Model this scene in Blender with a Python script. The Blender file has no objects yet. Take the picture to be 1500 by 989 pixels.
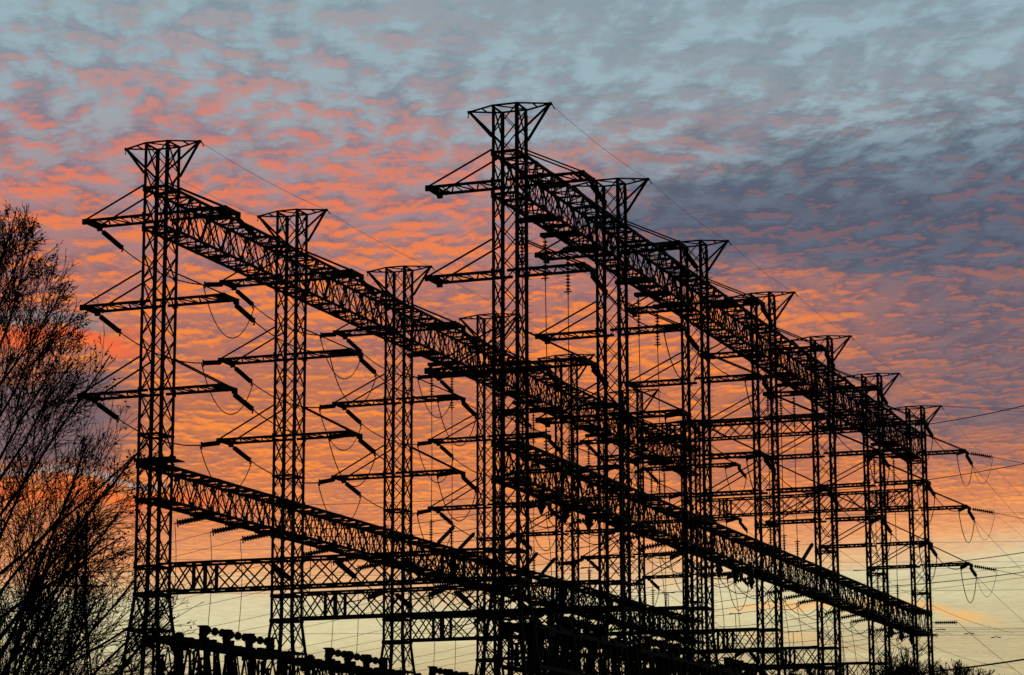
import bpy, math, random
from mathutils import Vector, Matrix

scene = bpy.context.scene
COL = scene.collection
R = math.radians
EYE = 1.7                      # eye height of the photographer above the ground
W = 24.52                      # distance between the two rows of towers
S = 20.0                       # distance between towers of one row
CAM = Vector((81.28, -150.73, EYE))
F_PX = 3886.94
PITCH, YAW, ROLL = 0.19612, -0.359423, -0.00253

# ------------------------------------------------------------------ camera
cd = bpy.data.cameras.new("camera")
cam = bpy.data.objects.new("camera", cd)
COL.objects.link(cam)
fw = Vector((math.sin(YAW) * math.cos(PITCH), math.cos(YAW) * math.cos(PITCH), math.sin(PITCH)))
rt = Vector((math.cos(YAW), -math.sin(YAW), 0))
up = rt.cross(fw)
r_ = rt * math.cos(ROLL) + up * math.sin(ROLL)
u_ = up * math.cos(ROLL) - rt * math.sin(ROLL)
cam.matrix_world = Matrix(((r_.x, u_.x, -fw.x, CAM.x), (r_.y, u_.y, -fw.y, CAM.y), (r_.z, u_.z, -fw.z, CAM.z), (0, 0, 0, 1)))
cd.sensor_width = 36.0
cd.lens = 36.0 * F_PX / 1500.0
cd.clip_start, cd.clip_end = 0.5, 20000
scene.camera = cam
scene.render.resolution_x, scene.render.resolution_y = 1024, 675
scene.view_settings.view_transform = 'Standard'
scene.view_settings.look = 'None'
scene.view_settings.exposure = 0.0
scene.view_settings.gamma = 1.0
FW0 = Vector((math.sin(YAW), math.cos(YAW), 0))     # compass bearing of the sunset
RT0 = Vector((math.cos(YAW), -math.sin(YAW), 0))

def lin(c):
    c = c / 255.0
    return c / 12.92 if c <= 0.04045 else ((c + 0.055) / 1.055) ** 2.4
def L3(c): return (lin(c[0]), lin(c[1]), lin(c[2]), 1.0)

# ------------------------------------------------------------------ sky
world = bpy.data.worlds.new("World")
scene.world = world
world.use_nodes = True
nt = world.node_tree
nt.nodes.clear()
def N(t, **kw):
    n = nt.nodes.new(t)
    for k, v in kw.items(): setattr(n, k, v)
    return n
def put(sock, v):
    if isinstance(v, bpy.types.NodeSocket): nt.links.new(v, sock)
    else: sock.default_value = v
def M(op, a, b=None, c=None, clamp=False):
    n = N('ShaderNodeMath', operation=op, use_clamp=clamp)
    put(n.inputs[0], a)
    if b is not None: put(n.inputs[1], b)
    if c is not None: put(n.inputs[2], c)
    return n.outputs[0]
def dot(v, w):
    n = N('ShaderNodeVectorMath', operation='DOT_PRODUCT')
    put(n.inputs[0], v); put(n.inputs[1], w)
    return n.outputs['Value']
def vec(x, y, z=0.0):
    n = N('ShaderNodeCombineXYZ')
    put(n.inputs[0], x); put(n.inputs[1], y); put(n.inputs[2], z)
    return n.outputs[0]
def noise(v, scale, detail=4.0, rough=0.55, dist=0.0):
    n = N('ShaderNodeTexNoise')
    put(n.inputs['Vector'], v)
    n.inputs['Scale'].default_value = scale; n.inputs['Detail'].default_value = detail
    n.inputs['Roughness'].default_value = rough; n.inputs['Distortion'].default_value = dist
    return n.outputs['Fac']
def smooth(x, a, b, lo=0.0, hi=1.0):
    n = N('ShaderNodeMapRange', interpolation_type='SMOOTHSTEP')
    put(n.inputs['Value'], x)
    n.inputs['From Min'].default_value = a; n.inputs['From Max'].default_value = b
    n.inputs['To Min'].default_value = lo; n.inputs['To Max'].default_value = hi
    return n.outputs['Result']
def mixc(f, a, b, mode='MIX'):
    n = N('ShaderNodeMix', data_type='RGBA', blend_type=mode)
    put(n.inputs['Factor'], f)
    put(n.inputs[6], a); put(n.inputs[7], b)
    return n.outputs[2]
def ramp(x, stops):
    n = N('ShaderNodeValToRGB')
    put(n.inputs[0], x)
    e = n.color_ramp.elements
    while len(e) < len(stops): e.new(0.5)
    for el, (p, c) in zip(e, stops): el.position = p; el.color = L3(c)
    return n.outputs[0]

tc = N('ShaderNodeTexCoord')
nrm = N('ShaderNodeVectorMath', operation='NORMALIZE')
nt.links.new(tc.outputs['Generated'], nrm.inputs[0])
D = nrm.outputs[0]
sep = N('ShaderNodeSeparateXYZ'); nt.links.new(D, sep.inputs[0])
dz = sep.outputs[2]
dx = dot(D, RT0); dy = dot(D, FW0)
el = M('MULTIPLY', M('ARCSINE', dz), 57.29578)                 # elevation, degrees
az = M('MULTIPLY', M('ARCTAN2', dx, dy), 57.29578)             # bearing from the sunset, degrees
zc = M('MAXIMUM', dz, 0.03)
u = M('DIVIDE', dx, zc); v = M('DIVIDE', dy, zc)               # a flat cloud layer overhead
P = vec(u, v)
w1 = noise(P, 2.2, 2.0)
w2 = noise(vec(M('ADD', u, 7.3), v), 2.2, 2.0)
uw = M('ADD', u, M('MULTIPLY', M('SUBTRACT', w1, 0.5), 0.10))
vw = M('ADD', v, M('MULTIPLY', M('SUBTRACT', w2, 0.5), 0.12))
# rows of cloudlets drift a little across the view
ur = M('ADD', M('MULTIPLY', uw, 1.0), M('MULTIPLY', vw, 0.10))
vr = M('MULTIPLY', vw, 0.58)
n1 = noise(vec(ur, vr, 0.0), 18.0, 6.0, 0.60)
n2 = noise(vec(ur, M('ADD', vr, 0.020), 0.0), 18.0, 6.0, 0.60)
n3 = noise(vec(ur, vr, 4.0), 5.5, 3.0, 0.55)                    # clumps of cloudlets
nL = noise(vec(M('MULTIPLY', u, 1.0), M('MULTIPLY', v, 0.7), 3.0), 2.6, 3.0, 0.5)       # large patches
clump = M('ADD', M('MULTIPLY', M('SUBTRACT', nL, 0.5), 0.12), M('MULTIPLY', M('SUBTRACT', n3, 0.5), 0.20))
cover = smooth(M('ADD', n1, clump), 0.36, 0.59)
lit = smooth(M('ADD', M('MULTIPLY', M('SUBTRACT', n1, n2), 1.5), M('ADD', M('MULTIPLY', M('SUBTRACT', nL, 0.5), 0.55), M('MULTIPLY', M('SUBTRACT', n3, 0.5), 0.45))), -0.15, 0.20)

# the colour bands lean a little: lower on the left, higher on the right
lean = M('ADD', M('MULTIPLY', az, 0.022), M('MULTIPLY', M('MAXIMUM', az, 0.0), 0.05))
e2 = M('SUBTRACT', el, M('MULTIPLY', lean, smooth(el, 10.0, 6.5)))
edge = M('MULTIPLY', M('SUBTRACT', noise(vec(M('MULTIPLY', az, 0.05), M('MULTIPLY', el, 0.5), 5.0), 2.0, 3.0), 0.5), 0.9)
e2 = M('ADD', e2, edge)
t = M('DIVIDE', M('SUBTRACT', e2, 3.0), 16.0, clamp=True)
def T(y): return min(1, max(0, (11.237 - math.degrees(math.atan((y - 494.5) / 3887.0)) - 3.0) / 16.0))
rows = [  # image height : gap between cloudlets, shaded cloud, sunlit cloud
    (989, (186, 178, 138), (170, 160, 128), (205, 185, 140)),
    (930, (212, 210, 164), (198, 190, 152), (215, 204, 160)),
    (880, (216, 212, 170), (202, 194, 160), (220, 206, 165)),
    (858, (226, 186, 138), (208, 168, 134), (238, 188, 132)),
    (825, (233, 158, 104), (206, 140, 110), (247, 168, 102)),
    (760, (220, 130, 84), (176, 112, 94), (250, 152, 76)),
    (690, (200, 116, 76), (154, 100, 92), (252, 142, 58)),
    (600, (192, 112, 78), (148, 98, 94), (252, 140, 54)),
    (500, (184, 112, 92), (144, 100, 104), (250, 136, 54)),
    (400, (172, 118, 114), (134, 100, 110), (244, 130, 62)),
    (300, (162, 134, 140), (128, 106, 120), (232, 122, 84)),
    (200, (158, 162, 170), (130, 120, 136), (212, 124, 108)),
    (100, (152, 174, 184), (126, 138, 152), (176, 144, 146)),
    (0, (150, 178, 188), (126, 146, 158), (148, 160, 168)),
]
gap = ramp(t, [(T(y), a) for y, a, b, c in rows])
sha = ramp(t, [(T(y), b) for y, a, b, c in rows])
lgt = ramp(t, [(T(y), c) for y, a, b, c in rows])
# the bank of thick unlit cloud to the right of the sunset
rag = M('MULTIPLY', M('SUBTRACT', noise(vec(u, M('MULTIPLY', v, 0.8), 9.0), 5.0, 4.0, 0.6), 0.5), 5.0)
azr = M('ADD', az, M('MULTIPLY', rag, 1.3)); elr = M('ADD', el, M('MULTIPLY', rag, 0.55))
edge_top = M('SUBTRACT', elr, M('MULTIPLY', M('SUBTRACT', az, 3.7), 0.12))
bank = M('MULTIPLY', smooth(azr, 0.0, 3.8), M('MULTIPLY', smooth(edge_top, 15.7, 14.5), smooth(M('ADD', elr, M('MULTIPLY', az, 0.04)), 12.0, 13.3)))
bank2 = M('MULTIPLY', smooth(azr, 5.0, 10.0), M('MULTIPLY', smooth(elr, 15.5, 12.5), smooth(elr, 7.4, 9.6)))
dark = M('MAXIMUM', M('MULTIPLY', bank, 0.95), M('MULTIPLY', bank2, 0.72))
right = M('MULTIPLY', smooth(azr, -4.5, 2.0), smooth(M('ADD', el, M('MULTIPLY', rag, 0.3)), 13.6, 16.4))      # upper right: grey-blue, hardly lit
cool = M('MAXIMUM', dark, M('MULTIPLY', right, 0.85))
sha = mixc(dark, sha, L3((70, 84, 106)))
sha = mixc(M('MULTIPLY', right, 0.7), sha, L3((106, 120, 134)))
gap = mixc(dark, gap, L3((86, 102, 122)))
gap = mixc(M('MULTIPLY', right, 0.8), gap, L3((153, 180, 191)))
lgt = mixc(M('MULTIPLY', dark, 0.85), lgt, L3((158, 106, 106)))
lgt = mixc(M('MULTIPLY', right, 0.85), lgt, L3((128, 138, 148)))
lit2 = M('SUBTRACT', lit, M('MULTIPLY', dark, 0.70), clamp=True)
cloud = mixc(lit2, sha, lgt)
thin = M('SUBTRACT', 0.92, M('MULTIPLY', M('MULTIPLY', right, smooth(el, 15.0, 17.5)), 0.30))
sky = mixc(M('MULTIPLY', cover, thin), gap, cloud)
# faint flat bands in the clear strip above the horizon
fb = noise(vec(M('MULTIPLY', az, 0.07), M('MULTIPLY', M('ADD', el, M('MULTIPLY', az, 0.02)), 1.5), 12.0), 2.2, 4.0, 0.6)
sky = mixc(M('MULTIPLY', M('MULTIPLY', smooth(fb, 0.47, 0.66), smooth(el, 6.6, 5.6)), 0.4), sky, L3((184, 172, 136)))
sky = mixc(M('MULTIPLY', M('MULTIPLY', smooth(fb, 0.44, 0.30), smooth(el, 6.8, 5.8)), 0.45), sky, L3((224, 218, 170)))
# darker cloud with glowing rims low on the left
st = M('MULTIPLY', M('SUBTRACT', noise(vec(M('MULTIPLY', az, 0.5), M('MULTIPLY', el, 1.2), 2.0), 1.3, 4.0, 0.55), 0.5), 1.5)
elw = M('ADD', el, st); azw = M('ADD', az, st)
def strip(c, h): return smooth(M('ABSOLUTE', M('SUBTRACT', elw, c)), h, h * 0.2)
slate = M('MULTIPLY', smooth(azw, -7.8, -9.2), M('MULTIPLY', smooth(elw, 7.9, 8.6), smooth(elw, 10.7, 10.0)))
sky = mixc(M('MULTIPLY', slate, 0.85), sky, L3((96, 94, 108)))
sky = mixc(M('MULTIPLY', M('MULTIPLY', strip(11.05, 0.30), smooth(az, -7.6, -8.8)), 0.85), sky, L3((250, 104, 56)))
sky = mixc(M('MULTIPLY', M('MULTIPLY', strip(11.55, 0.22), smooth(az, -8.4, -9.4)), 0.7), sky, L3((120, 132, 142)))
sky = mixc(M('MULTIPLY', M('MULTIPLY', strip(7.65, 0.30), smooth(az, -5.0, -7.2)), 0.8), sky, L3((250, 116, 56)))
sky = mixc(M('MULTIPLY', M('MULTIPLY', strip(8.1, 0.16), smooth(az, -7.2, -8.0)), 0.6), sky, L3((148, 162, 168)))
# thin bright streaks just over the horizon haze on the right
sk = noise(vec(M('MULTIPLY', az, 0.17), M('MULTIPLY', M('ADD', el, M('MULTIPLY', az, 0.045)), 2.0), 6.0), 1.5, 3.0, 0.5)
skm = M('MULTIPLY', smooth(sk, 0.55, 0.66), M('MULTIPLY', M('MULTIPLY', smooth(el, 4.25, 4.6), smooth(el, 5.5, 5.2)), smooth(az, 3.0, 5.5)))
wob = M('MULTIPLY', M('SUBTRACT', noise(vec(M('MULTIPLY', az, 0.5), M('MULTIPLY', el, 1.5), 8.0), 2.0, 4.0, 0.6), 0.5), 0.5)
band = M('ABSOLUTE', M('ADD', M('SUBTRACT', el, M('SUBTRACT', 5.42, M('MULTIPLY', M('MAXIMUM', M('SUBTRACT', az, 8.7), 0.0), 0.26))), wob))
skm = M('MAXIMUM', M('MULTIPLY', skm, 0.5), M('MULTIPLY', smooth(band, 0.17, 0.02), M('MULTIPLY', smooth(az, 4.2, 5.5), smooth(az, 10.8, 9.6))))
sky = mixc(M('MULTIPLY', skm, 0.6), sky, L3((248, 180, 96)))
# away from the sunset and overhead the dusk sky is dim and blue
vis = M('MULTIPLY', smooth(dot(D, FW0), -0.2, 0.85), smooth(el, 42.0, 19.5))
sky = mixc(M('SUBTRACT', 1.0, vis), sky, L3((17, 21, 27)))
sky = mixc(smooth(el, 0.5, -1.0), sky, L3((20, 19, 18)))
bg = N('ShaderNodeBackground'); nt.links.new(sky, bg.inputs['Color']); bg.inputs['Strength'].default_value = 0.98
nish = N('ShaderNodeTexSky', sky_type='NISHITA', sun_disc=False)
nish.sun_elevation = R(0.6); nish.sun_rotation = YAW % (2 * math.pi)
bg2 = N('ShaderNodeBackground'); nt.links.new(nish.outputs[0], bg2.inputs['Color']); bg2.inputs['Strength'].default_value = 0.006
add = N('ShaderNodeAddShader'); nt.links.new(bg.outputs[0], add.inputs[0]); nt.links.new(bg2.outputs[0], add.inputs[1])
out = N('ShaderNodeOutputWorld'); nt.links.new(add.outputs[0], out.inputs[0])

# the sun, at the horizon behind the towers, almost gone
sd = bpy.data.lights.new("sun", 'SUN'); sd.energy = 0.03; sd.angle = R(0.53); sd.color = (1.0, 0.62, 0.38)
sun = bpy.data.objects.new("sun", sd); COL.objects.link(sun)
sdir = (FW0 * math.cos(R(0.6)) + Vector((0, 0, math.sin(R(0.6))))).normalized()
sun.rotation_euler = sdir.to_track_quat('Z', 'Y').to_euler(); sun.location = (0, 200, 80)

# ------------------------------------------------------------------ materials
def mat(name, c1, c2, scale=6.0, rough=0.75, metal=0.0, spec=0.25, bump=0.0):
    m = bpy.data.materials.new(name); m.use_nodes = True
    t_ = m.node_tree; b = t_.nodes['Principled BSDF']
    tcn = t_.nodes.new('ShaderNodeTexCoord'); nz = t_.nodes.new('ShaderNodeTexNoise'); rp = t_.nodes.new('ShaderNodeValToRGB')
    nz.inputs['Scale'].default_value = scale; nz.inputs['Detail'].default_value = 5
    rp.color_ramp.elements[0].position = 0.35; rp.color_ramp.elements[1].position = 0.68
    rp.color_ramp.elements[0].color = (*c1, 1); rp.color_ramp.elements[1].color = (*c2, 1)
    t_.links.new(tcn.outputs['Object'], nz.inputs['Vector']); t_.links.new(nz.outputs['Fac'], rp.inputs[0])
    t_.links.new(rp.outputs[0], b.inputs['Base Color'])
    b.inputs['Roughness'].default_value = rough; b.inputs['Metallic'].default_value = metal
    b.inputs['Specular IOR Level'].default_value = spec
    if bump:
        bp = t_.nodes.new('ShaderNodeBump'); bp.inputs['Strength'].default_value = bump
        t_.links.new(nz.outputs['Fac'], bp.inputs['Height']); t_.links.new(bp.outputs[0], b.inputs['Normal'])
    return m
STEEL = mat('weathered_steel', (0.026, 0.022, 0.020), (0.042, 0.034, 0.030), 3.0, 0.8, 0, 0.15)
WIRE = mat('weathered_conductor', (0.030, 0.027, 0.026), (0.045, 0.040, 0.038), 2.0, 0.7, 0, 0.15)
PORC = mat('brown_porcelain', (0.020, 0.012, 0.010), (0.032, 0.020, 0.016), 9.0, 0.45, 0, 0.3)
BARK = mat('bark', (0.018, 0.015, 0.013), (0.036, 0.030, 0.026), 12.0, 0.9, 0, 0.1, 0.4)
LEAF = mat('withered_leaf', (0.030, 0.020, 0.012), (0.055, 0.034, 0.018), 30.0, 0.8, 0, 0.1)
GROUND = mat('grass_and_gravel', (0.030, 0.032, 0.022), (0.070, 0.064, 0.054), 0.15, 0.95, 0, 0.05, 0.3)
CONC = mat('concrete', (0.16, 0.155, 0.145), (0.24, 0.235, 0.22), 4.0, 0.9, 0, 0.1, 0.2)

# ------------------------------------------------------------------ mesh helpers
class MB:
    def __init__(s): s.v = []; s.f = []
    def bar(s, a, b, w, h=None):
        h = h or w
        a = Vector(a); b = Vector(b); d = (b - a)
        if d.length < 1e-6: return
        d.normalize()
        ref = Vector((0, 0, 1)) if abs(d.z) < 0.92 else Vector((0, 1, 0))
        x = d.cross(ref).normalized() * (w / 2); y = x.cross(d).normalized() * (h / 2)
        n = len(s.v)
        for p in (a, b):
            for q in (x + y, -x + y, -x - y, x - y): s.v.append(tuple(p + q))
        s.f += [(n, n + 3, n + 2, n + 1), (n + 4, n + 5, n + 6, n + 7)]
        for i in range(4):
            j = (i + 1) % 4
            s.f.append((n + i, n + j, n + 4 + j, n + 4 + i))
    def angle(s, a, b, w, th, ix, iy):
        """L-section steel angle from a to b (near vertical); flanges point towards ix, iy"""
        a = Vector(a); b = Vector(b)
        prof = [(0, 0), (w, 0), (w, th), (th, th), (th, w), (0, w)]
        n = len(s.v)
        for p in (a, b):
            for (px, py) in prof: s.v.append((p.x + ix * px, p.y + iy * py, p.z))
        for i in range(6):
            j = (i + 1) % 6
            s.f.append((n + i, n + j, n + 6 + j, n + 6 + i))
        s.f += [(n + 0, n + 1, n + 2, n + 3), (n + 0, n + 3, n + 4, n + 5), (n + 6, n + 9, n + 8, n + 7), (n + 6, n + 11, n + 10, n + 9)]
    def box(s, lo, hi):
        n = len(s.v)
        for z in (lo[2], hi[2]):
            for x, y in ((lo[0], lo[1]), (hi[0], lo[1]), (hi[0], hi[1]), (lo[0], hi[1])): s.v.append((x, y, z))
        s.f += [(n, n + 3, n + 2, n + 1), (n + 4, n + 5, n + 6, n + 7)]
        for i in range(4):
            j = (i + 1) % 4
            s.f.append((n + i, n + j, n + 4 + j, n + 4 + i))
    def tube(s, pts, rad, k=5, r1=None):
        pts = [Vector(p) for p in pts]
        n0 = len(s.v); m = len(pts)
        d0 = (pts[1] - pts[0]).normalized()
        ref = Vector((0, 0, 1)) if abs(d0.z) < 0.9 else Vector((1, 0, 0))
        x = d0.cross(ref).normalized()
        for i, p in enumerate(pts):
            d = (pts[min(i + 1, m - 1)] - pts[max(i - 1, 0)]).normalized()
            x = (x - d * x.dot(d)).normalized(); y = d.cross(x)
            rr = rad if r1 is None else rad + (r1 - rad) * i / (m - 1)
            for j in range(k):
                a = 2 * math.pi * j / k
                s.v.append(tuple(p + (x * math.cos(a) + y * math.sin(a)) * rr))
        for i in range(m - 1):
            for j in range(k):
                j2 = (j + 1) % k
                s.f.append((n0 + i * k + j, n0 + i * k + j2, n0 + (i + 1) * k + j2, n0 + (i + 1) * k + j))
        s.f.append(tuple(n0 + j for j in reversed(range(k))))
        s.f.append(tuple(n0 + (m - 1) * k + j for j in range(k)))
    def lathe(s, prof, k=9):
        """prof: list of (x, radius), spun about the local X axis"""
        n0 = len(s.v); m = len(prof)
        for (x, rr) in prof:
            for j in range(k):
                a = 2 * math.pi * j / k
                s.v.append((x, rr * math.cos(a), rr * math.sin(a)))
        for i in range(m - 1):
            for j in range(k):
                j2 = (j + 1) % k
                s.f.append((n0 + i * k + j, n0 + (i + 1) * k + j, n0 + (i + 1) * k + j2, n0 + i * k + j2))
        s.f.append(tuple(n0 + j for j in range(k)))
        s.f.append(tuple(n0 + (m - 1) * k + j for j in reversed(range(k))))
    def mesh(s, name, m):
        me = bpy.data.meshes.new(name); me.from_pydata(s.v, [], s.f); me.update()
        me.materials.append(m)
        return me

def tag(o, label, cat, group=None, kind=None):
    if label: o['label'] = label
    if cat: o['category'] = cat
    if group: o['group'] = group
    if kind: o['kind'] = kind
    return o
def empty(name, loc, label, cat, group=None, rot=None):
    o = bpy.data.objects.new(name, None); COL.objects.link(o)
    o.empty_display_size = 0.3; o.location = loc; o['kind'] = 'thing'
    if rot is not None: o.rotation_euler = rot
    return tag(o, label, cat, group)
def part(name, me, parent, loc=(0, 0, 0), rot=(0, 0, 0), label=None):
    o = bpy.data.objects.new(name, me); COL.objects.link(o)
    o.parent = parent; o.location = loc; o.rotation_euler = rot
    if label: o['label'] = label
    return o
def single(name, me, label, cat, group=None, loc=(0, 0, 0), kind=None):
    o = bpy.data.objects.new(name, me); COL.objects.link(o); o.location = loc
    return tag(o, label, cat, group, kind)

# ------------------------------------------------------------------ ground
g = MB(); g.v = [(-6000, -6000, 0), (6000, -6000, 0), (6000, 6000, 0), (-6000, 6000, 0)]; g.f = [(0, 1, 2, 3)]
gr = single('ground', g.mesh('ground', GROUND), 'dark flat ground under the switchyard', 'ground', kind='structure')

# ------------------------------------------------------------------ lattice towers
HW = 0.87
ZT = 46.78 + EYE; ZF = 17.0 + EYE
ZU1, ZU0 = 43.7 + EYE, 41.0 + EYE           # upper row beam
ZL1, ZL0 = 25.3 + EYE, 23.05 + EYE          # lower row beam
ZC1, ZC0 = 18.85 + EYE, 17.1 + EYE          # crossbeams
ARM = [41.84 + EYE, 36.05 + EYE, 30.15 + EYE]
TIE = [43.9 + EYE, 38.13 + EYE, 32.41 + EYE]
def hw(z): return HW + max(0.0, (ZF - z)) * 0.105
def legs():
    out = []
    for sx in (-1, 1):
        for sy in (-1, 1):
            m = MB()
            m.angle((sx * hw(0.25), sy * hw(0.25), 0.25), (sx * HW, sy * HW, ZF), 0.22, 0.05, -sx, -sy)
            m.angle((sx * HW, sy * HW, ZF), (sx * HW, sy * HW, ZT), 0.20, 0.045, -sx, -sy)
            out.append(m.mesh('leg', STEEL))
    return out
def bracing():
    m = MB()
    zs = [0.4, 4.0, 7.2, 10.0, 12.5, 14.7, 16.8, ZF]
    n = 16
    zs += [ZF + (ZT - ZF) * i / n for i in range(1, n + 1)]
    for i in range(len(zs) - 1):
        a, b = zs[i], zs[i + 1]; wa, wb = hw(a) - 0.03, hw(b) - 0.03
        t_ = 0.09
        for s_ in (-1, 1):
            m.bar((-wa, s_ * wa, a), (wb, s_ * wb, b), t_, 0.05); m.bar((wa, s_ * (wa - 0.06), a), (-wb, s_ * (wb - 0.06), b), t_, 0.05)
            m.bar((s_ * wa, -wa, a), (s_ * wb, wb, b), t_, 0.05); m.bar((s_ * (wa - 0.06), wa, a), (s_ * (wb - 0.06), -wb, b), t_, 0.05)
    for z, w_ in ((ZT - 0.02, 0.1), (ZU1, 0.17), (ZU0, 0.15), (27.3 + EYE, 0.13), (ZL1, 0.2), (ZL0, 0.18), (ZC1 - 0.1, 0.16), (ZF, 0.22), (14.7 + EYE, 0.14), (12.5, 0.12), (7.2, 0.12), (4.0, 0.12)):
        h_ = hw(z) - 0.01
        for s_ in (-1, 1):
            m.bar((-h_, s_ * h_, z), (h_, s_ * h_, z), w_); m.bar((s_ * (h_ - 0.02), -h_, z - 0.03), (s_ * (h_ - 0.02), h_, z - 0.03), w_)
        m.bar((-h_, -h_, z + 0.02), (h_, h_, z + 0.02), 0.07)
    # gusset plates where the beams and arms meet the mast
    for z in ARM + [ZU1, ZU0, ZL1, ZL0]:
        for sx in (-1, 1):
            for sy in (-1, 1):
                m.box((sx * 0.80 - 0.13, sy * 0.885 - 0.012, z - 0.24), (sx * 0.80 + 0.13, sy * 0.885 + 0.012, z + 0.24))
    return m.mesh('bracing', STEEL)
def arm_meshes(side, z, zt):
    m = MB(); x0, x1, y_ = HW * 0.2, 5.12, 0.93
    for sy in (-1, 1): m.bar((side * x0, sy * y_, z), (side * (x1 + 0.08), sy * y_, z), 0.13, 0.17)
    nseg = 5
    for i in range(nseg):
        xa = HW + (x1 - HW) * i / nseg; xb = HW + (x1 - HW) * (i + 1) / nseg
        s_ = 1 if i % 2 else -1
        m.bar((side * xa, -s_ * y_, z), (side * xb, s_ * y_, z), 0.09, 0.07)
        m.bar((side * xb, -y_, z - 0.02), (side * xb, y_, z - 0.02), 0.06, 0.05)
    m.bar((side * x1, -y_ - 0.12, z - 0.03), (side * x1, y_ + 0.14, z - 0.03), 0.24, 0.26)
    m.bar((side * (x1 - 0.5), -y_, z - 0.04), (side * (x1 - 0.5), y_, z - 0.04), 0.10, 0.16)
    for sy in (-1, 1):
        m.box((side * x1 - 0.17, sy * 0.99 - 0.1, z - 0.26), (side * x1 + 0.17, sy * 0.99 + 0.1, z + 0.1))
    t_ = MB()
    for sy in (-1, 1): t_.bar((side * HW, sy * HW, zt), (side * (x1 - 0.05), sy * y_, z + 0.08), 0.10, 0.09)
    return m.mesh('cross_arm', STEEL), t_.mesh('tie_rod', STEEL)
def peak_mesh(side):
    m = MB(); tip = (side * 2.72, 0, ZT - 0.03)
    for sy in (-1, 1):
        m.bar((side * HW, sy * HW, ZT - 0.03), tip, 0.09)
        m.bar((side * HW, sy * HW, ZT - 2.05), tip, 0.13)
    m.bar((side * 1.7, -0.45, ZT - 0.03), (side * 1.7, 0.45, ZT - 0.03), 0.07)
    m.box((side * 2.72 - 0.1, -0.1, ZT - 0.14), (side * 2.72 + 0.1, 0.1, ZT + 0.03))
    m.bar((side * 2.8, 0.1, ZT - 0.05), (side * 2.92, 0.25, ZT - 0.35), 0.05)
    return m.mesh('earth_wire_bracket', STEEL)
def foot_mesh():
    m = MB(); h_ = hw(0)
    m.lathe([(0, 0.45), (0.3, 0.45), (0.42, 0.38)], 12)
    m.v = [(y, z, x) for x, y, z in m.v]
    return m.mesh('footing', CONC)
LEGS = legs(); BR = bracing(); PK = {s_: peak_mesh(s_) for s_ in (-1, 1)}; FT = foot_mesh()
ARMS = {(s_, k): arm_meshes(s_, ARM[k], TIE[k]) for s_ in (-1, 1) for k in range(3)}
ORD = ['nearest', 'second', 'third', 'fourth', 'fifth', 'sixth', 'farthest']
ROWX = [0.0, W]; RN = ['left', 'right']
NOTE = {(0, 0): 'standing among the bare tree branches', (0, 6): 'half hidden behind the right row', (1, 0): 'tallest in the picture',
        (1, 6): 'with wires leaving to the right'}
pm = MB(); pm.box((-1.0, -1.05, ZL1 + 0.25), (2.0, -0.95, ZL1 + 0.42)); pm.box((-1.0, -1.05, ZL1 + 0.19), (2.0, 0.3, ZL1 + 0.247))
PLAT = pm.mesh('platform', STEEL)
sb = MB(); sb.bar((HW + 0.02, HW - 0.02, ZF), (HW + 0.02, HW - 0.02, ZT - 0.4), 0.03)
for k in range(70): sb.bar((HW, HW - 0.02, ZF + 0.3 + k * 0.42), (HW + 0.26, HW + 0.10, ZF + 0.3 + k * 0.42), 0.022)
STEP = sb.mesh('step_ladder', STEEL)
def make_tower(rw, i):
    lab = f'{ORD[i]} lattice steel tower of the {RN[rw]} row'
    if (rw, i) in NOTE: lab += ', ' + NOTE[(rw, i)]
    t_ = empty('lattice_tower', (ROWX[rw], i * S, 0), lab, 'tower', 'lattice steel towers in two rows')
    for q, me in enumerate(LEGS):
        l_ = part('leg', me, t_)
        sx, sy = ((-1, -1), (-1, 1), (1, -1), (1, 1))[q]
        part('footing', FT, l_, (sx * (hw(0.2) - 0.08), sy * (hw(0.2) - 0.08), 0))
    part('bracing', BR, t_)
    for s_ in (-1, 1):
        part('earth_wire_bracket', PK[s_], t_)
        for k in range(3):
            a, ti = ARMS[(s_, k)]
            ao = part('cross_arm', a, t_); part('tie_rod', ti, ao)
    if rw == 1: part('step_ladder', STEP, t_)
    if (rw, i) == (0, 0): part('platform', PLAT, t_, label='flat work platform at the lower beam')
    return t_
for rw in (0, 1):
    for i in range(7): make_tower(rw, i)

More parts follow.
